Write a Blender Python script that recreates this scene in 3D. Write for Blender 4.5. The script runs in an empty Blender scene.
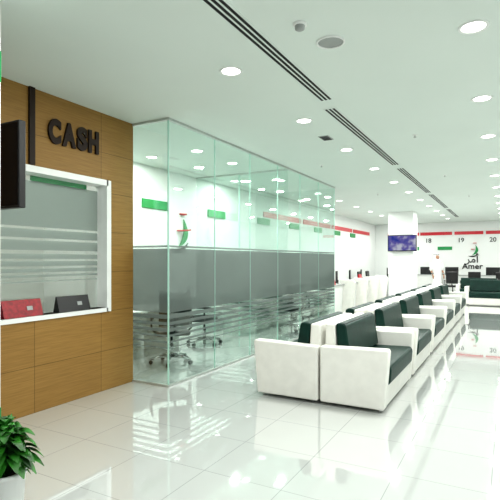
import bpy, bmesh, math, random
from mathutils import Vector, Matrix
random.seed(4)
scene = bpy.context.scene
COL = scene.collection
scene.view_settings.view_transform = 'Standard'
try: scene.view_settings.look = 'Medium High Contrast'
except Exception: pass

# ------------------------------------------------------------ materials
def nmat(name):
    m = bpy.data.materials.new(name); m.use_nodes = True
    nt = m.node_tree
    for n in list(nt.nodes): nt.nodes.remove(n)
    out = nt.nodes.new('ShaderNodeOutputMaterial')
    return m, nt, out
def N(nt, t, **k):
    n = nt.nodes.new(t)
    for a, b in k.items(): setattr(n, a, b)
    return n
def pbr(name, col, rough=0.5, metal=0.0, var=0.04, scale=8, coat=0.0, spec=0.5, bump=0.0, emit=None, es=0):
    m, nt, out = nmat(name)
    p = N(nt, 'ShaderNodeBsdfPrincipled')
    tc = N(nt, 'ShaderNodeTexCoord'); no = N(nt, 'ShaderNodeTexNoise')
    no.inputs['Scale'].default_value = scale
    nt.links.new(tc.outputs['Object'], no.inputs['Vector'])
    r = N(nt, 'ShaderNodeValToRGB')
    a = [max(0, c*(1-var)) for c in col]; b = [min(1, c*(1+var)) for c in col]
    r.color_ramp.elements[0].color = (*a, 1); r.color_ramp.elements[1].color = (*b, 1)
    r.color_ramp.elements[0].position = .35; r.color_ramp.elements[1].position = .65
    nt.links.new(no.outputs['Fac'], r.inputs['Fac'])
    nt.links.new(r.outputs['Color'], p.inputs['Base Color'])
    p.inputs['Roughness'].default_value = rough; p.inputs['Metallic'].default_value = metal
    p.inputs['Coat Weight'].default_value = coat; p.inputs['Specular IOR Level'].default_value = spec
    if bump:
        bn = N(nt, 'ShaderNodeTexNoise'); bn.inputs['Scale'].default_value = 180
        nt.links.new(tc.outputs['Object'], bn.inputs['Vector'])
        bp = N(nt, 'ShaderNodeBump'); bp.inputs['Strength'].default_value = bump; bp.inputs['Distance'].default_value = .002
        nt.links.new(bn.outputs['Fac'], bp.inputs['Height']); nt.links.new(bp.outputs['Normal'], p.inputs['Normal'])
    if emit:
        p.inputs['Emission Color'].default_value = (*emit, 1); p.inputs['Emission Strength'].default_value = es
    nt.links.new(p.outputs[0], out.inputs[0])
    return m

def world_z_ramp(nt, stops, zmax=3.2):
    g = N(nt, 'ShaderNodeNewGeometry'); s = N(nt, 'ShaderNodeSeparateXYZ')
    nt.links.new(g.outputs['Position'], s.inputs[0])
    d = N(nt, 'ShaderNodeMath', operation='DIVIDE'); d.inputs[1].default_value = zmax
    nt.links.new(s.outputs['Z'], d.inputs[0])
    r = N(nt, 'ShaderNodeValToRGB'); cr = r.color_ramp; cr.interpolation = 'CONSTANT'
    cr.elements[0].position = 0; cr.elements[0].color = (stops[0][1],)*3+(1,)
    cr.elements.remove(cr.elements[1])
    for z, v in stops[1:]:
        e = cr.elements.new(z/zmax); e.color = (v, v, v, 1)
    nt.links.new(d.outputs[0], r.inputs['Fac'])
    return r.outputs['Color']

def glass(name, tint, stops=None, frost=(.3, .36, .34), refl=.05, opac=.8):
    m, nt, out = nmat(name)
    lw = N(nt, 'ShaderNodeLayerWeight'); lw.inputs['Blend'].default_value = .5
    pw = N(nt, 'ShaderNodeMath', operation='POWER'); pw.inputs[1].default_value = 4
    nt.links.new(lw.outputs['Facing'], pw.inputs[0])
    mu = N(nt, 'ShaderNodeMath', operation='MULTIPLY_ADD'); mu.inputs[1].default_value = .7; mu.inputs[2].default_value = refl
    nt.links.new(pw.outputs[0], mu.inputs[0])
    tr = N(nt, 'ShaderNodeBsdfTransparent'); tr.inputs[0].default_value = (*tint, 1)
    gl = N(nt, 'ShaderNodeBsdfGlossy'); gl.inputs['Roughness'].default_value = .01; gl.inputs[0].default_value = (.92, 1, .97, 1)
    mx = N(nt, 'ShaderNodeMixShader')
    nt.links.new(mu.outputs[0], mx.inputs[0]); nt.links.new(tr.outputs[0], mx.inputs[1]); nt.links.new(gl.outputs[0], mx.inputs[2])
    last = mx.outputs[0]
    if stops:
        f = world_z_ramp(nt, stops)
        di = N(nt, 'ShaderNodeBsdfDiffuse'); di.inputs[0].default_value = (*frost, 1)
        tl = N(nt, 'ShaderNodeBsdfTranslucent'); tl.inputs[0].default_value = (*frost, 1)
        m1 = N(nt, 'ShaderNodeMixShader'); m1.inputs[0].default_value = .5
        nt.links.new(di.outputs[0], m1.inputs[1]); nt.links.new(tl.outputs[0], m1.inputs[2])
        m3 = N(nt, 'ShaderNodeMath', operation='MULTIPLY'); m3.inputs[1].default_value = opac
        nt.links.new(f, m3.inputs[0])
        m2 = N(nt, 'ShaderNodeMixShader')
        nt.links.new(m3.outputs[0], m2.inputs[0]); nt.links.new(last, m2.inputs[1]); nt.links.new(m1.outputs[0], m2.inputs[2])
        last = m2.outputs[0]
    nt.links.new(last, out.inputs[0])
    return m

def emis(name, col, s):
    m, nt, out = nmat(name)
    e = N(nt, 'ShaderNodeEmission'); e.inputs[0].default_value = (*col, 1); e.inputs[1].default_value = s
    nt.links.new(e.outputs[0], out.inputs[0]); return m

def wood_mat():
    m, nt, out = nmat('wood_panelling')
    g = N(nt, 'ShaderNodeNewGeometry'); s = N(nt, 'ShaderNodeSeparateXYZ'); nt.links.new(g.outputs['Position'], s.inputs[0])
    cb = N(nt, 'ShaderNodeCombineXYZ'); nt.links.new(s.outputs['Y'], cb.inputs[0]); nt.links.new(s.outputs['Z'], cb.inputs[1])
    mp = N(nt, 'ShaderNodeMapping'); mp.inputs['Location'].default_value = (.42, .0, 0)
    nt.links.new(cb.outputs[0], mp.inputs[0])
    br = N(nt, 'ShaderNodeTexBrick'); br.offset = 0; br.inputs['Scale'].default_value = 1
    br.inputs['Brick Width'].default_value = .86; br.inputs['Row Height'].default_value = .455
    br.inputs['Mortar Size'].default_value = .003; br.inputs['Mortar Smooth'].default_value = .2
    br.inputs['Color1'].default_value = (.34, .20, .060, 1); br.inputs['Color2'].default_value = (.305, .176, .052, 1)
    br.inputs['Mortar'].default_value = (.14, .08, .025, 1)
    nt.links.new(mp.outputs[0], br.inputs['Vector'])
    m2 = N(nt, 'ShaderNodeMapping'); m2.inputs['Scale'].default_value = (4, 4, 90); nt.links.new(g.outputs['Position'], m2.inputs[0])
    no = N(nt, 'ShaderNodeTexNoise'); no.inputs['Scale'].default_value = 1; no.inputs['Detail'].default_value = 5
    nt.links.new(m2.outputs[0], no.inputs['Vector'])
    r = N(nt, 'ShaderNodeValToRGB'); r.color_ramp.elements[0].color = (.76, .74, .70, 1); r.color_ramp.elements[1].color = (1.06, 1.06, 1.06, 1)
    r.color_ramp.elements[0].position = .3; r.color_ramp.elements[1].position = .7
    nt.links.new(no.outputs['Fac'], r.inputs['Fac'])
    mx = N(nt, 'ShaderNodeMix', data_type='RGBA', blend_type='MULTIPLY'); mx.inputs['Factor'].default_value = .8
    nt.links.new(br.outputs['Color'], mx.inputs['A']); nt.links.new(r.outputs['Color'], mx.inputs['B'])
    p = N(nt, 'ShaderNodeBsdfPrincipled'); p.inputs['Roughness'].default_value = .45; p.inputs['Specular IOR Level'].default_value = .3
    nt.links.new(mx.outputs['Result'], p.inputs['Base Color']); nt.links.new(p.outputs[0], out.inputs[0])
    return m

def tile_mat():
    m, nt, out = nmat('floor_tiles')
    g = N(nt, 'ShaderNodeNewGeometry')
    mp = N(nt, 'ShaderNodeMapping'); mp.inputs['Location'].default_value = (.10, .22, 0)
    nt.links.new(g.outputs['Position'], mp.inputs[0])
    br = N(nt, 'ShaderNodeTexBrick'); br.offset = 0; br.inputs['Scale'].default_value = 1
    br.inputs['Brick Width'].default_value = .6; br.inputs['Row Height'].default_value = .6
    br.inputs['Mortar Size'].default_value = .003; br.inputs['Mortar Smooth'].default_value = .1
    br.inputs['Color1'].default_value = (.585, .61, .592, 1); br.inputs['Color2'].default_value = (.565, .59, .574, 1)
    br.inputs['Mortar'].default_value = (.38, .40, .39, 1)
    nt.links.new(mp.outputs[0], br.inputs['Vector'])
    p = N(nt, 'ShaderNodeBsdfPrincipled'); p.inputs['Roughness'].default_value = .04
    p.inputs['Specular IOR Level'].default_value = 1.0
    p.inputs['Coat Weight'].default_value = 1.0; p.inputs['Coat Roughness'].default_value = .02; p.inputs['Coat IOR'].default_value = 1.6
    nt.links.new(br.outputs['Color'], p.inputs['Base Color'])
    no = N(nt, 'ShaderNodeTexNoise'); no.inputs['Scale'].default_value = 2.5
    nt.links.new(g.outputs['Position'], no.inputs['Vector'])
    bp = N(nt, 'ShaderNodeBump'); bp.inputs['Strength'].default_value = .03; bp.inputs['Distance'].default_value = .01
    nt.links.new(no.outputs['Fac'], bp.inputs['Height']); nt.links.new(bp.outputs['Normal'], p.inputs['Normal'])
    nt.links.new(bp.outputs['Normal'], p.inputs['Coat Normal'])
    nt.links.new(p.outputs[0], out.inputs[0]); return m

def screen_mat():
    m, nt, out = nmat('tv_picture')
    tc = N(nt, 'ShaderNodeTexCoord'); no = N(nt, 'ShaderNodeTexNoise'); no.inputs['Scale'].default_value = 3.5
    nt.links.new(tc.outputs['Object'], no.inputs['Vector'])
    r = N(nt, 'ShaderNodeValToRGB'); r.color_ramp.elements[0].color = (.04, .06, .32, 1); r.color_ramp.elements[1].color = (.5, .52, .6, 1)
    e = r.color_ramp.elements.new(.5); e.color = (.16, .14, .38, 1)
    r.color_ramp.elements[0].position = .35; r.color_ramp.elements[-1].position = .65
    nt.links.new(no.outputs['Fac'], r.inputs['Fac'])
    em = N(nt, 'ShaderNodeEmission'); em.inputs[1].default_value = .8
    nt.links.new(r.outputs['Color'], em.inputs[0]); nt.links.new(em.outputs[0], out.inputs[0]); return m

M_WOOD = wood_mat(); M_TILE = tile_mat(); M_SCREEN = screen_mat()
M_CEIL = pbr('ceiling_paint', (.72, .79, .745), .8, var=.01, scale=1)
M_WALL = pbr('wall_paint', (.80, .83, .81), .7, var=.015, scale=1)
M_WHITE = pbr('white_lacquer', (.82, .84, .82), .3, var=.02)
M_LEATHW = pbr('white_leather', (.80, .80, .75), .38, var=.03, bump=.15)
M_LEATHB = pbr('black_leather', (.004, .030, .022), .45, var=.15, bump=.2, spec=.25)
M_BLACK = pbr('black_plastic', (.012, .012, .013), .35)
M_GLOSSBLACK = pbr('black_glass', (.006, .006, .008), .08)
M_DARKBROWN = pbr('dark_brown_metal', (.02, .010, .006), .5, spec=.3)
M_CHROME = pbr('chrome', (.6, .6, .6), .15, metal=1)
M_ALU = pbr('aluminium', (.55, .58, .56), .35, metal=.7)
M_GREEN = pbr('green_acrylic', (.008, .27, .07), .35, var=.05)
M_RED = pbr('red_acrylic', (.55, .015, .03), .35, var=.05)
M_DARKRED = pbr('dark_red_acrylic', (.28, .008, .015), .35, var=.3, scale=30)
M_GLEDGE = pbr('green_glass_edge', (.45, .72, .62), .2)
M_LEAF = pbr('leaf', (.018, .13, .010), .38, var=.6, scale=14)
M_SOIL = pbr('soil', (.03, .018, .01), .9, var=.4, scale=60)
M_SKIN = pbr('skin', (.42, .23, .14), .5)
M_CLOTH = pbr('white_cotton', (.78, .80, .79), .8, bump=.2)
M_HAIR = pbr('black_hair', (.01, .008, .006), .6)
M_GREY = pbr('grey_plastic', (.35, .37, .36), .5)
M_SLOT = pbr('black_slot', (.006, .006, .006), .7)
M_LAMP = emis('lamp_glow', (1, .98, .93), 9)
ST = [(0, 0), (.44, 1), (.452, 0), (.51, 1), (.527, 0), (.58, 1), (.602, 0), (.65, 1), (.680, 0), (.72, 1), (.76, 0), (.795, 1), (.845, 0), (.87, 1), (1.63, 0), (1.65, .9), (1.665, 0), (1.69, .6), (1.70, 0)]
M_GLASS = glass('partition_glass', (.925, .97, .952), ST, frost=(.235, .27, .257), opac=.68, refl=.07)
ST2 = [(0, 0), (1.27, .9), (1.285, 0), (1.32, .9), (1.34, 0), (1.375, .9), (1.405, 0), (1.435, .9), (1.48, 0), (1.51, .95), (1.56, 0), (1.59, .95), (1.69, 0), (1.715, .95), (1.81, 0), (1.83, 1), (2.29, 0)]
M_CASHGL = glass('frosted_counter_glass', (.95, .98, .965), ST2, frost=(.42, .48, .45), opac=.88)

# ------------------------------------------------------------ helpers
def link(o): COL.objects.link(o); return o
def tag(o, label=None, category=None, group=None, kind=None):
    if label: o['label'] = label
    if category: o['category'] = category
    if group: o['group'] = group
    if kind: o['kind'] = kind
    return o
def thing(name, loc, label, category, group=None, rotz=0, kind=None):
    e = bpy.data.objects.new(name, None); e.empty_display_size = .1
    e.location = loc; e.rotation_euler = (0, 0, rotz); link(e)
    return tag(e, label, category, group, kind)
def finish(name, bm, mat, parent=None, loc=(0, 0, 0), rot=(0, 0, 0), smooth=False, bevel=0, seg=3):
    bmesh.ops.recalc_face_normals(bm, faces=bm.faces)
    me = bpy.data.meshes.new(name); bm.to_mesh(me); bm.free()
    for mm in (mat if isinstance(mat, (list, tuple)) else [mat]): me.materials.append(mm)
    if smooth or bevel:
        for p in me.polygons: p.use_smooth = True
    o = bpy.data.objects.new(name, me); link(o)
    o.location = loc; o.rotation_euler = rot
    if parent: o.parent = parent
    if bevel:
        md = o.modifiers.new('bevel', 'BEVEL'); md.width = bevel; md.segments = seg; md.limit_method = 'ANGLE'; md.angle_limit = .5
        md.harden_normals = True
    return o
def add_box(bm, lo, hi):
    vs = [bm.verts.new((x, y, z)) for x in (lo[0], hi[0]) for y in (lo[1], hi[1]) for z in (lo[2], hi[2])]
    for f in ((0, 1, 3, 2), (4, 6, 7, 5), (0, 4, 5, 1), (2, 3, 7, 6), (0, 2, 6, 4), (1, 5, 7, 3)):
        bm.faces.new([vs[i] for i in f])
def box(name, lo, hi, mat, parent=None, bevel=0, rot=(0, 0, 0), seg=3):
    c = [(a+b)/2 for a, b in zip(lo, hi)]
    bm = bmesh.new(); add_box(bm, [a-b for a, b in zip(lo, c)], [a-b for a, b in zip(hi, c)])
    return finish(name, bm, mat, parent, c, rot, bevel=bevel, seg=seg)
def prism(name, pts, axis, a, b, mat, parent=None, bevel=0, loc=(0, 0, 0), rot=(0, 0, 0), seg=3):
    bm = bmesh.new()
    def P(p, t):
        return {'y': (p[0], t, p[1]), 'x': (t, p[0], p[1]), 'z': (p[0], p[1], t)}[axis]
    v0 = [bm.verts.new(P(p, a)) for p in pts]; v1 = [bm.verts.new(P(p, b)) for p in pts]
    bm.faces.new(v0); bm.faces.new(v1[::-1]); n = len(pts)
    for i in range(n): bm.faces.new((v0[i], v0[(i+1) % n], v1[(i+1) % n], v1[i]))
    return finish(name, bm, mat, parent, loc, rot, bevel=bevel, seg=seg)
def add_tube(bm, path, radii, n=12, cap=True, flat=1.0):
    rings = []
    path = [Vector(p) for p in path]
    for i, p in enumerate(path):
        d = (path[min(i+1, len(path)-1)]-path[max(i-1, 0)]).normalized()
        up = Vector((0, 0, 1)) if abs(d.z) < .9 else Vector((0, 1, 0))
        u = d.cross(up).normalized(); w = d.cross(u).normalized()
        r = radii[i] if isinstance(radii, (list, tuple)) else radii
        rings.append([bm.verts.new(p+u*math.cos(2*math.pi*k/n)*r+w*math.sin(2*math.pi*k/n)*r*flat) for k in range(n)])
    for a, b in zip(rings[:-1], rings[1:]):
        for k in range(n): bm.faces.new((a[k], a[(k+1) % n], b[(k+1) % n], b[k]))
    if cap: bm.faces.new(rings[0]); bm.faces.new(rings[-1][::-1])
def tube(name, path, radii, mat, parent=None, n=12, flat=1.0, loc=(0, 0, 0), rot=(0, 0, 0)):
    bm = bmesh.new(); add_tube(bm, path, radii, n, True, flat)
    return finish(name, bm, mat, parent, loc, rot, smooth=True)
def lathe(name, prof, mat, parent=None, loc=(0, 0, 0), n=32, sx=1, sy=1):
    bm = bmesh.new(); rings = []
    for r, z in prof:
        if r < 1e-5: rings.append([bm.verts.new((0, 0, z))])
        else: rings.append([bm.verts.new((r*sx*math.cos(2*math.pi*k/n), r*sy*math.sin(2*math.pi*k/n), z)) for k in range(n)])
    for a, b in zip(rings[:-1], rings[1:]):
        for k in range(n):
            k2 = (k+1) % n
            q = [a[k % len(a)], a[k2 % len(a)], b[k2 % len(b)], b[k % len(b)]]
            q2 = []
            for v in q:
                if v not in q2: q2.append(v)
            if len(q2) > 2: bm.faces.new(q2)
    return finish(name, bm, mat, parent, loc, smooth=True)
def copy_thing(src, loc, rotz=None, label=None):
    def rec(o, par):
        c = o.copy(); COL.objects.link(c)
        if par is not None:
            c.parent = par; c.matrix_parent_inverse = o.matrix_parent_inverse.copy()
        for ch in list(o.children): rec(ch, c)
        return c
    c = rec(src, None)
    c.location = loc
    if rotz is not None: c.rotation_euler = (0, 0, rotz)
    if label: c['label'] = label
    return c
def text_mesh(name, s, size, depth, mat, parent=None, loc=(0, 0, 0), rot=(0, 0, 0), bold=0.0, align='CENTER', sx=1, spacing=1.0):
    cu = bpy.data.curves.new(name, 'FONT'); cu.body = s; cu.size = size; cu.extrude = depth; cu.offset = bold
    cu.align_x = align; cu.align_y = 'CENTER'; cu.space_character = spacing
    t = bpy.data.objects.new(name+'_tmp', cu); link(t)
    bpy.context.view_layer.update()
    dg = bpy.context.evaluated_depsgraph_get()
    me = bpy.data.meshes.new_from_object(t.evaluated_get(dg)); me.name = name
    bpy.data.objects.remove(t)
    me.materials.clear(); me.materials.append(mat)
    o = bpy.data.objects.new(name, me); link(o); o.location = loc; o.rotation_euler = rot; o.scale = (sx, 1, 1)
    if parent: o.parent = parent
    return o

R90 = math.pi/2
FACE_POSX = (R90, 0, R90)
FACE_NEGY = (R90, 0, 0)
H = 3.18

# ------------------------------------------------------------ structure
def struct(o, label=None):
    o['kind'] = 'structure'
    if label: o['label'] = label
    return o
struct(box('floor', (-5.75, -3, -.1), (3.4, 22.85, 0), M_TILE), 'glossy white square floor tiles')
struct(box('ceiling', (-5.75, -3, H), (3.4, 22.85, H+.1), M_CEIL), 'smooth white painted ceiling')
struct(box('wall_outer', (-5.75, -3, 0), (-5.6, 22.85, H), M_WALL), 'white painted wall')
struct(box('wall_far', (-5.6, 22.7, 0), (3.25, 22.85, H), M_WALL), 'white painted end wall')
struct(box('wall_right', (3.25, -3, 0), (3.4, 22.85, H), M_WALL), 'white painted wall')
struct(box('wall_divider', (-5.6, 4.3, 0), (-4.22, 4.4, H), M_WALL), 'white wall between cash room and office')
WY0, WY1, WZ0, WZ1 = 2.0, 3.97, .95, 2.375
bm = bmesh.new()
add_box(bm, (-4.22, -3, 0), (-4.07, 4.4, WZ0)); add_box(bm, (-4.22, -3, WZ1), (-4.07, 4.4, H))
add_box(bm, (-4.22, -3, WZ0), (-4.07, WY0, WZ1)); add_box(bm, (-4.22, WY1, WZ0), (-4.07, 4.4, WZ1))
struct(finish('wall_left', bm, M_WOOD), 'golden brown wood veneer panelled wall')
struct(box('trim_1', (-4.07, 2.95, 2.43), (-4.045, 3.01, H), M_DARKBROWN), 'dark brown vertical strip')
cw = struct(thing('window_1', (-4.07, 3.0, WZ0), 'white framed cash counter window with frosted stripes', 'window'))
def wl(lo, hi): return ((lo[0]+4.07, lo[1]-3.0, lo[2]-WZ0), (hi[0]+4.07, hi[1]-3.0, hi[2]-WZ0))
bm = bmesh.new()
for lo, hi in (((-4.24, WY0-.045, WZ0-.045), (-4.05, WY0+.02, WZ1+.045)), ((-4.24, WY1-.02, WZ0-.045), (-4.05, WY1+.045, WZ1+.045)),
               ((-4.24, WY0, WZ1-.02), (-4.05, WY1, WZ1+.045)), ((-4.24, WY0, WZ0-.045), (-4.05, WY1, WZ0))):
    a, b = wl(lo, hi); add_box(bm, a, b)
finish('window_frame', bm, M_WHITE, cw)
a, b = wl((-4.215, WY0+.02, WZ0), (-4.207, WY1-.02, WZ1-.02)); box('window_pane', a, b, M_CASHGL, cw)

pc = thing('column', (-3.1, 1.695, 0), 'white square column with narrow green bands', 'column')
box('column_shaft', (-.2, -.207, 0), (.2, .207, H), M_WHITE, pc, bevel=.004)
box('green_band', (-.202, -.209, 2.66), (.202, .209, 2.86), M_GREEN, pc)
box('green_band', (-.202, -.209, .44), (.202, .209, .54), M_GREEN, pc)
pc2 = thing('column', (-3.27, 17.2, 0), 'white square column carrying a small television', 'column')
box('column_shaft', (-.42, -.4, 0), (.42, .4, H), M_WALL, pc2, bevel=.004)

# ------------------------------------------------------------ CASH lettering
cash = thing('cash_sign', (-4.07, 3.5, 2.80), 'dark brown raised capital letters reading CASH on wood wall', 'sign')
yy = -.335
for ch, wd in (('C', .150), ('A', .170), ('S', .135), ('H', .145)):
    o = text_mesh('letter', ch, .315, .012, M_DARKBROWN, cash, (0, 0, 0), FACE_POSX, bold=.018, align='LEFT')
    xs = [v.co.x for v in o.data.vertices]; s = wd/(max(xs)-min(xs))
    o.scale = (s, 1, 1); o.location = (.014, yy-min(xs)*s, 0)
    yy += wd + .020

def plate(y, mat, mat2, lab):
    t = thing('desk_nameplate', (-4.13, y, WZ0), lab, 'nameplate')
    prism('plate', [(-.05, 0), (.05, 0), (0, .165), (-.012, .165)], 'y', -.21, .21, mat, t, bevel=.003)
    e = box('plate_emblem', (-.003, -.03, -.02), (.003, .03, .02), mat2, t)
    e.location = (.0285, .07, .08); e.rotation_euler = (0, -.294, 0)
plate(2.92, M_DARKRED, M_GREY, 'dark red wedge-shaped nameplate on white counter sill')
plate(3.53, M_BLACK, M_GREY, 'black wedge-shaped nameplate on white counter sill')

# ------------------------------------------------------------ green sign plates and red bands
def green_sign(y, z=2.5, x=-5.6):
    o = box('counter_sign', (x, y-.34, z-.08), (x+.03, y+.34, z+.08), M_GREEN, bevel=.003)
    tag(o, 'plain green rectangular sign plate on white wall', 'sign', 'green wall sign plates')
for y in (6.6, 8.65, 10.9, 12.9, 14.9, 16.9, 18.9): green_sign(y)
o = box('window_sign', (-4.222, 3.08, 2.285), (-4.216, 3.8, 2.352), M_GREEN)
tag(o, 'green strip sign fixed on cash window glass', 'sign')
for i, (y0, y1) in enumerate(((10.9, 13.4), (13.6, 16.1), (16.3, 18.8), (19, 21.5))):
    o = box('red_wall_band', (-5.6, y0, 2.62), (-5.57, y1, 2.76), M_RED); tag(o, 'long red strip mounted high on white wall', 'wall band', 'red wall strips')
for x0, x1 in ((-5.0, -3.6), (-3.55, -2.2), (-2.1, -.95), (-.85, 1.2)):
    o = box('red_wall_band', (x0, 22.67, 2.62), (x1, 22.70, 2.76), M_RED); tag(o, 'long red strip mounted high on white wall', 'wall band', 'red wall strips')
for s, x in (('18', -3.2), ('19', -1.84), ('20', -.58)):
    o = text_mesh('counter_number', s, .27, .008, M_BLACK, None, (x, 22.694, 2.37), FACE_NEGY, bold=.004)
    tag(o, 'black number %s on white wall' % s, 'number', 'counter numbers')
for x in (-3.9, -2.5):
    o = box('counter_sign', (x-.3, 22.67, 1.95), (x+.3, 22.7, 2.1), M_GREEN, bevel=.003)
    tag(o, 'plain green rectangular sign plate on white wall', 'sign', 'green wall sign plates')

def crescent(name, pts_out, pts_in, d, mat, parent):
    prism(name, pts_out+pts_in[::-1], 'y', 0, d, mat, parent)
def bez(p0, p1, p2, n=10):
    return [tuple((1-t)**2*a+2*t*(1-t)*b+t*t*c for a, b, c in zip(p0, p1, p2)) for t in [i/n for i in range(n+1)]]
def logo(loc, rotz, s, lab, words=True):
    t = thing('wall_logo', loc, lab, 'logo', rotz=rotz)
    t.scale = (s, s, s)
    crescent('red_swoosh', bez((-.10, -.26), (.24, -.02), (-.04, .28)), bez((-.10, -.26), (.0, .0), (-.04, .28))[1:-1], -.02, M_RED, t)
    crescent('green_swoosh', bez((-.02, -.28), (.40, -.14), (.12, .18)), bez((-.02, -.28), (.18, -.10), (.12, .18))[1:-1], -.02, M_GREEN, t)
    crescent('black_swoosh', bez((-.18, -.30), (.12, -.32), (.24, -.20)), bez((-.18, -.30), (.1, -.44), (.24, -.20))[1:-1], -.02, M_BLACK, t)
    lathe('red_dot', [(0, -.01), (.07, -.01), (.07, .01), (0, .01)], M_RED, t, (.10, -.01, .26)); t.children[-1].rotation_euler = (R90, 0, 0)
    if words:
        text_mesh('arabic_word', '\uFEAE\uFEE3\uFE83', .42, .008, M_BLACK, t, (0, -.01, -.46), FACE_NEGY, bold=.005)
        text_mesh('latin_word', 'Amer', .34, .008, M_BLACK, t, (0, -.01, -.76), FACE_NEGY, bold=.006, spacing=1.05)
    return t
logo((-1.38, 22.69, 1.98), 0, 1.0, 'red and green flame emblem above black lettering on white wall')
logo((-5.59, 7.3, 2.08), R90, 1.2, 'reflection of red green and black flame emblem, modelled on office wall', False)  # solid emblem standing in for the logo's reflection in the glass

# ------------------------------------------------------------ glass partition
GX = -3.52; GH = 3.15
gp = thing('glass_partition', (GX, 4.4, 0), 'frameless clear glass office partition with frosted band', 'glass partition')
ys = [4.4, 5.4, 6.4, 7.4, 8.4, 9.4, 10.44]
def gl_pane(name, lo, hi, par=gp, mat=M_GLASS):
    l = (lo[0]-GX, lo[1]-4.4, lo[2]); h = (hi[0]-GX, hi[1]-4.4, hi[2]); return box(name, l, h, mat, par)
for a, b in zip(ys[:-1], ys[1:]):
    gl_pane('glass_pane', (GX-.006, a+.006, .02), (GX+.006, b-.006, GH))
gl_pane('glass_pane', (-4.065, 4.394, .02), (GX-.01, 4.406, GH))
for xa, xb in ((-5.58, -4.56), (-4.55, GX-.01)):
    gl_pane('glass_pane', (xa, 10.434, .02), (xb, 10.446, GH))
for y in ys:
    r = .006 if y != 4.4 else .009
    gl_pane('glass_joint', (GX-r, y-r*.6, .02), (GX+r, y+r*.6, GH), mat=M_GLEDGE)
gl_pane('ceiling_rail', (GX-.02, 4.38, GH), (GX+.02, 10.46, H), mat=M_ALU)
gl_pane('ceiling_rail', (-4.065, 4.38, GH), (GX-.021, 4.42, H), mat=M_ALU)
gl_pane('floor_rail', (GX-.02, 4.38, 0), (GX+.02, 10.46, .025), mat=M_ALU)
gl_pane('floor_rail', (-4.065, 4.38, 0), (GX-.021, 4.42, .025), mat=M_ALU)
gp2 = thing('glass_partition', (-5.59, 7.9, 0), 'clear glass inner office divider with frosted band', 'glass partition')
for xa, xb in ((0, 1.0), (1.02, 2.04)):
    box('glass_pane', (xa, -.006, .02), (xb, .006, GH), M_GLASS, gp2)
box('glass_joint', (1.0, -.01, .02), (1.02, .01, GH), M_GLEDGE, gp2)
box('ceiling_rail', (0, -.02, GH), (2.04, .02, H), M_ALU, gp2)

# ------------------------------------------------------------ ceiling items
def downlight(loc, label='round recessed white ceiling downlight, lit'):
    t = thing('ceiling_downlight', loc, label, 'ceiling light', 'recessed ceiling downlights')
    lathe('trim_ring', [(.080, .0), (.080, -.006), (.098, -.010), (.103, -.004), (.103, 0)], M_WHITE, t)
    lathe('lamp_lens', [(.079, -.002), (.05, -.004), (0, -.005)], M_LAMP, t)
    ld = bpy.data.lights.new('downlight_lamp', 'AREA'); ld.shape = 'DISK'; ld.size = .16; ld.energy = 21; ld.color = (1, .99, .96)
    lo = bpy.data.objects.new('downlight_lamp', ld); link(lo); lo.parent = t; lo.location = (0, 0, -.02)
    return t
dl = downlight((-.22, 3.74, H))
pos = []
for k in range(-2, 11):
    if k != 0: pos.append((-.24, 3.74+1.7*k))
for k in range(-1, 11): pos.append((-2.16, 3.58+1.7*k))
for y in (5.95, 7.0, 9.0, 11.2, 12.9, 14.6, 16.3, 18, 19.7, 21.4): pos.append((-4.2, y))
for y in (5.95, 8.6): pos.append((-5.1, y))
pos.append((-4.9, 3.0))
for y in (2, 5.5, 9, 12.5, 16, 19.5): pos.append((1.7, y))
for x, y in pos: copy_thing(dl, (x, y, H))

def slot(y0, y1, x=-1.70):
    t = thing('air_diffuser', (x, (y0+y1)/2, H), 'long linear slot air diffuser with black slots in ceiling', 'air vent', 'linear ceiling diffusers')
    L = (y1-y0)/2
    box('diffuser_frame', (-.075, -L, -.004), (.075, L, .0), M_CEIL, t)
    for sx in (-.043, -.0, .043):
        box('slot', (sx-.012, -L+.02, -.006), (sx+.012, L-.02, -.004), M_SLOT, t)
for a, b in ((.9, 4.72), (4.98, 8.5), (8.85, 12.4), (12.75, 16.3), (16.65, 20)): slot(a, b, -1.67 if a < 4.9 else -1.74)
t = thing('ceiling_speaker', (-1.2, 3.47, H), 'round white ceiling speaker with perforated grille', 'speaker')
lathe('speaker_rim', [(.11, 0), (.11, -.008), (.098, -.012), (.095, -.004)], M_WHITE, t)
lathe('speaker_grille', [(.095, -.003), (.05, -.007), (0, -.008)], M_GREY, t)
t = thing('smoke_detector', (-1.3, 3.1, H), 'small white round smoke detector on ceiling', 'smoke detector')
lathe('detector_base', [(.05, 0), (.05, -.012), (.042, -.016), (0, -.016)], M_WHITE, t)
lathe('detector_head', [(.036, -.016), (.034, -.04), (.02, -.048), (0, -.05)], M_GREY, t)
t = thing('ceiling_vent', (-2.2, 6.17, H), 'small rectangular grey ceiling grille', 'air vent')
box('vent_frame', (-.07, -.12, -.006), (.07, .12, 0), M_GREY, t)
for i in range(5): box('vent_louvre', (-.055, -.1+i*.045, -.010), (.055, -.1+i*.045+.02, -.006), M_SLOT, t)
sp0 = None
for x, y in ((-1.1, 6.6), (-2.9, 7.9), (-1.1, 10), (-2.9, 12), (-.9, 13.5)):
    if sp0 is None:
        sp0 = thing('fire_sprinkler', (x, y, H), 'small white ceiling sprinkler head', 'sprinkler', 'ceiling sprinklers')
        lathe('sprinkler_plate', [(.035, 0), (.033, -.006), (0, -.008)], M_WHITE, sp0)
        lathe('sprinkler_head', [(.01, -.008), (.008, -.03), (.02, -.034), (0, -.037)], M_CHROME, sp0)
    else: copy_thing(sp0, (x, y, H))

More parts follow.
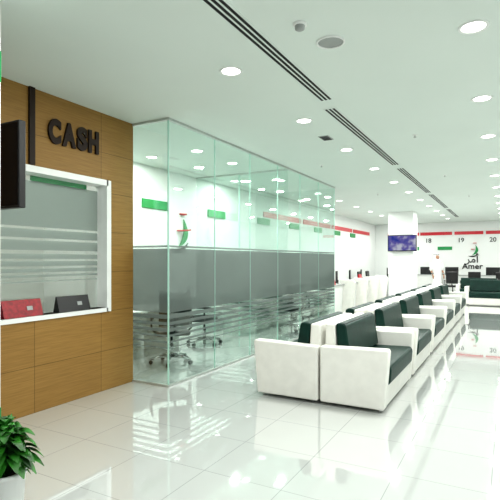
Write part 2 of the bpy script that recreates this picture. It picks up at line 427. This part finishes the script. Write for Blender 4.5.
# ------------------------------------------------------------ sofas
def make_sofa(loc, rotz, label):
    W = 1.46; w = W/2; A = .13
    t = thing('sofa', loc, label, 'sofa', 'two-seat waiting sofas', rotz)
    for s in (-1, 1):
        y0, y1 = (w-A, w) if s > 0 else (-w, -w+A)
        prism('armrest', [(.0, .035), (.655, .035), (.70, .60), (.69, .625), (.0, .61)], 'y', y0, y1, M_LEATHW, t, bevel=.018)
    prism('seat_frame', [(.02, .035), (.645, .035), (.665, .25), (.02, .25)], 'y', -w+A+.002, w-A-.002, M_LEATHW, t, bevel=.012)
    prism('back_shell', [(.0, .25), (.15, .25), (.12, .83), (.015, .83)], 'y', -w+A+.002, w-A-.002, M_LEATHW, t, bevel=.02)
    a = -w+A+.004; b = w-A-.004
    prism('seat_cushion', [(.16, .252), (.67, .252), (.69, .29), (.70, .42), (.675, .455), (.16, .44)], 'y', a, b, M_LEATHB, t, bevel=.025)
    prism('back_cushion', [(.155, .445), (.29, .455), (.235, .82), (.20, .845), (.125, .835)], 'y', a, b, M_LEATHB, t, bevel=.028)
    for x in (.07, .6):
        for y in (-w+.07, w-.07):
            tube('leg', [(x, y, 0), (x, y, .04)], .02, M_CHROME, t)
    return t
SLAB = 'white leather two-seat sofa with black cushions, back to back with another'
PITCH = 1.63
s0 = make_sofa((-1.712, 4.61+.73, 0), 0, SLAB)
for k in range(6):
    y = 4.61+.73+PITCH*k
    if k: copy_thing(s0, (-1.712, y, 0))
    c = copy_thing(s0, (-1.735, y, 0), math.pi); c.scale = (1.08, 1, .985)
copy_thing(s0, (-.55, 17.8, 0), -R90, 'white leather two-seat sofa with black cushions standing crosswise in the aisle')
copy_thing(s0, (-.95, 19.3, 0), -R90, 'white leather two-seat sofa with black cushions standing crosswise in the aisle')

# ------------------------------------------------------------ office chair
def office_chair(loc, rotz, label):
    t = thing('office_chair', loc, label, 'office chair', 'black swivel office chairs', rotz)
    for i in range(5):
        a = 2*math.pi*i/5+.3; c, s = math.cos(a), math.sin(a)
        tube('base_leg', [(0, 0, .11), (c*.16, s*.16, .10), (c*.30, s*.30, .075)], [.03, .022, .016], M_CHROME, t, n=8)
        bm = bmesh.new(); add_tube(bm, [(-s*.025, c*.025, 0), (s*.025, -c*.025, 0)], .028, 12)
        finish('castor', bm, M_BLACK, t, (c*.30, s*.30, .03), smooth=True)
    tube('gas_column', [(0, 0, .10), (0, 0, .28), (0, 0, .281), (0, 0, .42)], [.03, .03, .018, .018], M_CHROME, t)
    box('seat', (-.24, -.24, .42), (.24, .25, .50), M_BLACK, t, bevel=.035)
    prism('backrest', [(-.22, .56), (-.27, .58), (-.31, 1.02), (-.28, 1.05), (-.25, 1.02)], 'y', -.22, .22, M_BLACK, t, bevel=.015)
    tube('back_support', [(-.1, 0, .44), (-.28, 0, .46), (-.30, 0, .7)], .02, M_BLACK, t)
    for s in (-1, 1):
        tube('armrest', [(.0, s*.24, .46), (.0, s*.29, .50), (.0, s*.29, .66), (.12, s*.29, .67), (-.16, s*.29, .68)], .016, M_BLACK, t, n=8)
    return t
oc = office_chair((-4.3, 5.45, 0), 2.4, 'black swivel office chair with chrome star base in glass office')
copy_thing(oc, (-4.75, 6.95, 0), .6)
copy_thing(oc, (-4.05, 9.2, 0), 1.4)

def monitor(loc, rotz, label='black flat computer monitor on desk'):
    t = thing('computer_monitor', loc, label, 'monitor', 'desk computer monitors', rotz)
    box('monitor_foot', (-.1, -.12, 0), (.08, .12, .015), M_BLACK, t, bevel=.004)
    box('monitor_neck', (-.045, -.025, .015), (-.02, .025, .2), M_BLACK, t)
    box('screen_casing', (-.02, -.26, .12), (.015, .26, .45), M_BLACK, t, bevel=.006)
    box('screen', (.0155, -.245, .135), (.017, .245, .435), M_GLOSSBLACK, t)
    return t
def desk(loc, rotz, label):
    t = thing('office_desk', loc, label, 'desk', None, rotz)
    box('worktop', (-.4, -.8, .71), (.4, .8, .74), M_WHITE, t, bevel=.004)
    box('modesty_panel', (-.3, -.72, .25), (-.28, .72, .709), M_WHITE, t)
    for s in (-1, 1): box('side_panel', (-.38, s*.76-.015, 0), (.38, s*.76+.015, .709), M_WHITE, t)
    return t
desk((-5.15, 5.5, 0), 0, 'white office desk inside glass office')
mon = monitor((-5.2, 5.4, .74), .5)
desk((-4.9, 9.2, 0), 0, 'white office desk inside glass office')
copy_thing(mon, (-4.95, 9.1, .74), .3)

# ------------------------------------------------------------ service counters
def counter(loc, rotz, label, group):
    t = thing('service_counter', loc, label, 'service counter', group, rotz)
    w = .50
    prism('counter_front', [(-.02, 0), (.03, 0), (.08, .86), (-.02, .86)], 'y', -w, w, M_WHITE, t, bevel=.006)
    box('worktop', (-.72, -w, .72), (-.021, w, .75), M_WHITE, t, bevel=.004)
    prism('side_divider', [(-.10, 0), (.30, 0), (.40, .92), (.32, 1.0), (-.02, 1.0)], 'y', w+.001, w+.075, M_LEATHW, t, bevel=.02)
    box('side_panel', (-.72, w+.01, 0), (-.105, w+.04, .75), M_WHITE, t)
    box('front_ledge', (-.12, -w, .861), (.12, w, .885), M_GREY, t, bevel=.004)
    return t
c0 = counter((-3.80, 11.25, 0), 0, 'white service counter with side divider', 'row of service counters')
ky = [11.25+1.22*i for i in range(8)]
for i, y in enumerate(ky):
    if 16.1 < y < 18.1: continue
    if i: copy_thing(c0, (-3.80, y, 0))
    m = copy_thing(mon, (-4.12, y-.05, .751), math.pi+.25)
    copy_thing(oc, (-4.95, y, 0), 0)
fc = counter((-3.0, 21.2, 0), -R90, 'white service counter facing the waiting area', 'row of service counters')
copy_thing(fc, (-1.8, 21.2, 0)); copy_thing(fc, (-.6, 21.2, 0)); copy_thing(fc, (-4.2, 21.2, 0))
for x in (-3.1, -2.1, -.55): copy_thing(mon, (x, 21.55, .751), R90+.15)
for x in (-1.95, -1.15, -.2): copy_thing(oc, (x, 20.35, 0), R90)
for y in (11.1, 13.55):
    o = prism('leaflet_holder', [(-.05, 0), (.05, 0), (.0, .20), (-.02, .20)], 'y', -.12, .12, M_RED, None, loc=(-3.79, y, .886))
    tag(o, 'small red leaflet holder on white counter ledge', 'leaflet holder', 'leaflet holders')

# ------------------------------------------------------------ televisions
tv = thing('television', (-3.48, 2.14, 1.87), 'black flat television hung from ceiling bracket, switched off', 'television')
box('tv_casing', (-.47, -.03, .0), (.47, .025, .62), M_BLACK, tv, bevel=.008)
box('tv_screen', (-.455, -.032, .02), (.455, -.0305, .605), M_GLOSSBLACK, tv)
tube('ceiling_pole', [(0, .05, .3), (0, .05, H-1.87)], .02, M_BLACK, tv)
box('bracket_plate', (-.12, .026, .2), (.12, .05, .45), M_BLACK, tv)
for c in tv.children[:2]: c.rotation_euler = (.10, .04, 0)
tv2 = thing('television', (-3.2, 16.68, 1.8), 'flat television with bright picture mounted on white column', 'television')
box('tv_casing', (-.48, -.04, 0), (.48, .02, .56), M_BLACK, tv2, bevel=.006)
box('tv_screen', (-.455, -.043, .03), (.455, -.0405, .535), M_SCREEN, tv2)
box('wall_bracket', (-.1, .02, .2), (.1, .12, .36), M_BLACK, tv2)

# ------------------------------------------------------------ potted plant
pl = thing('potted_plant', (-2.35, 1.56, 0), 'leafy green plant in white tapered pot', 'potted plant')
lathe('pot', [(0, 0), (.08, 0), (.085, .01), (.105, .36), (.115, .365), (.115, .385), (.10, .385), (.095, .34), (0, .34)], M_WHITE, pl)
lathe('soil', [(.094, .345), (.06, .352), (0, .356)], M_SOIL, pl)
bm = bmesh.new()
for i in range(190):
    az = random.uniform(0, 2*math.pi); el = random.uniform(.1, 1.4); L = random.uniform(.085, .13)
    rr = random.uniform(.03, .095)
    base = Vector((math.cos(az)*rr*math.cos(el), math.sin(az)*rr*math.cos(el), .40+rr*2.2*math.sin(el)+random.uniform(0, .06)))
    d = Vector((math.cos(az)*math.cos(el), math.sin(az)*math.cos(el), math.sin(el)))
    side = d.cross(Vector((0, 0, 1))).normalized(); side = (side+Vector((0, 0, random.uniform(-.4, .4)))).normalized()
    prev = None
    for j in range(7):
        u = j/6; wd = .028*math.sin(math.pi*min(1, u*.93+.05))**.8+.001
        p = base+d*L*u+Vector((0, 0, -L*.75*u*u))
        nrm = side.cross(d).normalized()
        row = [bm.verts.new(p-side*wd+nrm*wd*.3), bm.verts.new(p), bm.verts.new(p+side*wd+nrm*wd*.3)]
        if prev:
            bm.faces.new((prev[0], prev[1], row[1], row[0])); bm.faces.new((prev[1], prev[2], row[2], row[1]))
        prev = row
    b2 = Vector((base.x*.3, base.y*.3, .35))
    add_tube(bm, [b2, base], [.003, .002], 5, False)
finish('foliage', bm, M_LEAF, pl, smooth=True)

# ------------------------------------------------------------ person
pe = thing('person', (-2.5, 20.0, 0), 'person in long white robe and white headscarf standing', 'person', rotz=.7)
verts, edges, rad = [], [], []
def V(p, r, par=None):
    verts.append(p); rad.append(r)
    if par is not None: edges.append((par, len(verts)-1))
    return len(verts)-1
pv = V((0, 0, .95), .14); sp = V((0, 0, 1.12), .125, pv); ch = V((0, .01, 1.32), .14, sp); nk = V((0, 0, 1.47), .055, ch)
hb = V((0, -.005, 1.55), .075, nk); hd = V((0, -.01, 1.63), .095, hb); ht = V((0, 0, 1.70), .07, hd)
ns = V((0, -.105, 1.60), .014, hd)
for s in (-1, 1):
    hp = V((s*.09, 0, .88), .085, pv); kn = V((s*.10, -.015, .48), .058, hp); an = V((s*.10, .02, .09), .04, kn); V((s*.11, -.11, .035), .035, an)
    sh = V((s*.17, 0, 1.39), .06, ch); el = V((s*.25, .02, 1.12), .042, sh); wr = V((s*.24, -.10, .90), .026, el); pm = V((s*.235, -.12, .84), .034, wr)
    for k in range(4):
        L = (.055, .065, .06, .045)[k]
        f1 = V((s*(.235), -.145+.018*k, .80), .009, pm); V((s*.225, -.15+.02*k, .80-L*.7), .008, f1)
    V((s*.215, -.155, .83), .009, pm)
    V((s*.085, .0, 1.62), .012, hd) 
me = bpy.data.meshes.new('body'); me.from_pydata(verts, edges, []); me.materials.append(M_SKIN)
bo = link(bpy.data.objects.new('body', me)); bo.parent = pe
md = bo.modifiers.new('skin', 'SKIN'); md.use_smooth_shade = True
for i, r in enumerate(rad): me.skin_vertices[0].data[i].radius = (r, r)
me.skin_vertices[0].data[0].use_root = True
bo.modifiers.new('sub', 'SUBSURF').levels = 1; bo.modifiers['sub'].render_levels = 2
lathe('robe', [(.05, 1.50), (.075, 1.47), (.15, 1.43), (.205, 1.38), (.20, 1.2), (.185, 1.02), (.20, .8), (.215, .4), (.235, .10), (.225, .10), (.19, .5)], M_CLOTH, pe, sy=.68)
for s in (-1, 1):
    tube('sleeve', [(s*.14, 0, 1.40), (s*.19, .005, 1.36), (s*.255, .02, 1.12), (s*.245, -.08, .93)], [.06, .078, .064, .055], M_CLOTH, pe)
lathe('headscarf', [(0, 1.765), (.06, 1.75), (.10, 1.69), (.112, 1.62), (.12, 1.55), (.16, 1.45), (.20, 1.36), (.19, 1.355), (.10, 1.45)], M_CLOTH, pe, loc=(0, .03, 0), sy=.85)
lathe('head_cord', [(.095, 1.715), (.107, 1.72), (.110, 1.705), (.10, 1.695)], M_HAIR, pe, loc=(0, .03, 0), sy=.9)
for s in (-1, 1): box('eye', (s*.032-.01, -.108, 1.628), (s*.032+.01, -.098, 1.638), M_HAIR, pe, bevel=.003)
box('mouth', (-.022, -.102, 1.558), (.022, -.088, 1.566), M_DARKRED, pe, bevel=.003)
for s in (-1, 1): box('sandal', (s*.11-.045, -.16, 0), (s*.11+.045, .07, .02), M_BLACK, pe, bevel=.008)

# ------------------------------------------------------------ world, camera
w = bpy.data.worlds.new('world'); scene.world = w; w.use_nodes = True
w.node_tree.nodes['Background'].inputs[0].default_value = (.88, .96, 1, 1)
w.node_tree.nodes['Background'].inputs[1].default_value = .55
cam = bpy.data.cameras.new('camera'); co = link(bpy.data.objects.new('camera', cam))
cam.sensor_width = 36; cam.lens = 470/500*36; cam.shift_y = .02; cam.clip_start = .05
co.location = (0, 0, 1.5); co.rotation_euler = (R90, 0, math.radians(28.8))
scene.camera = co
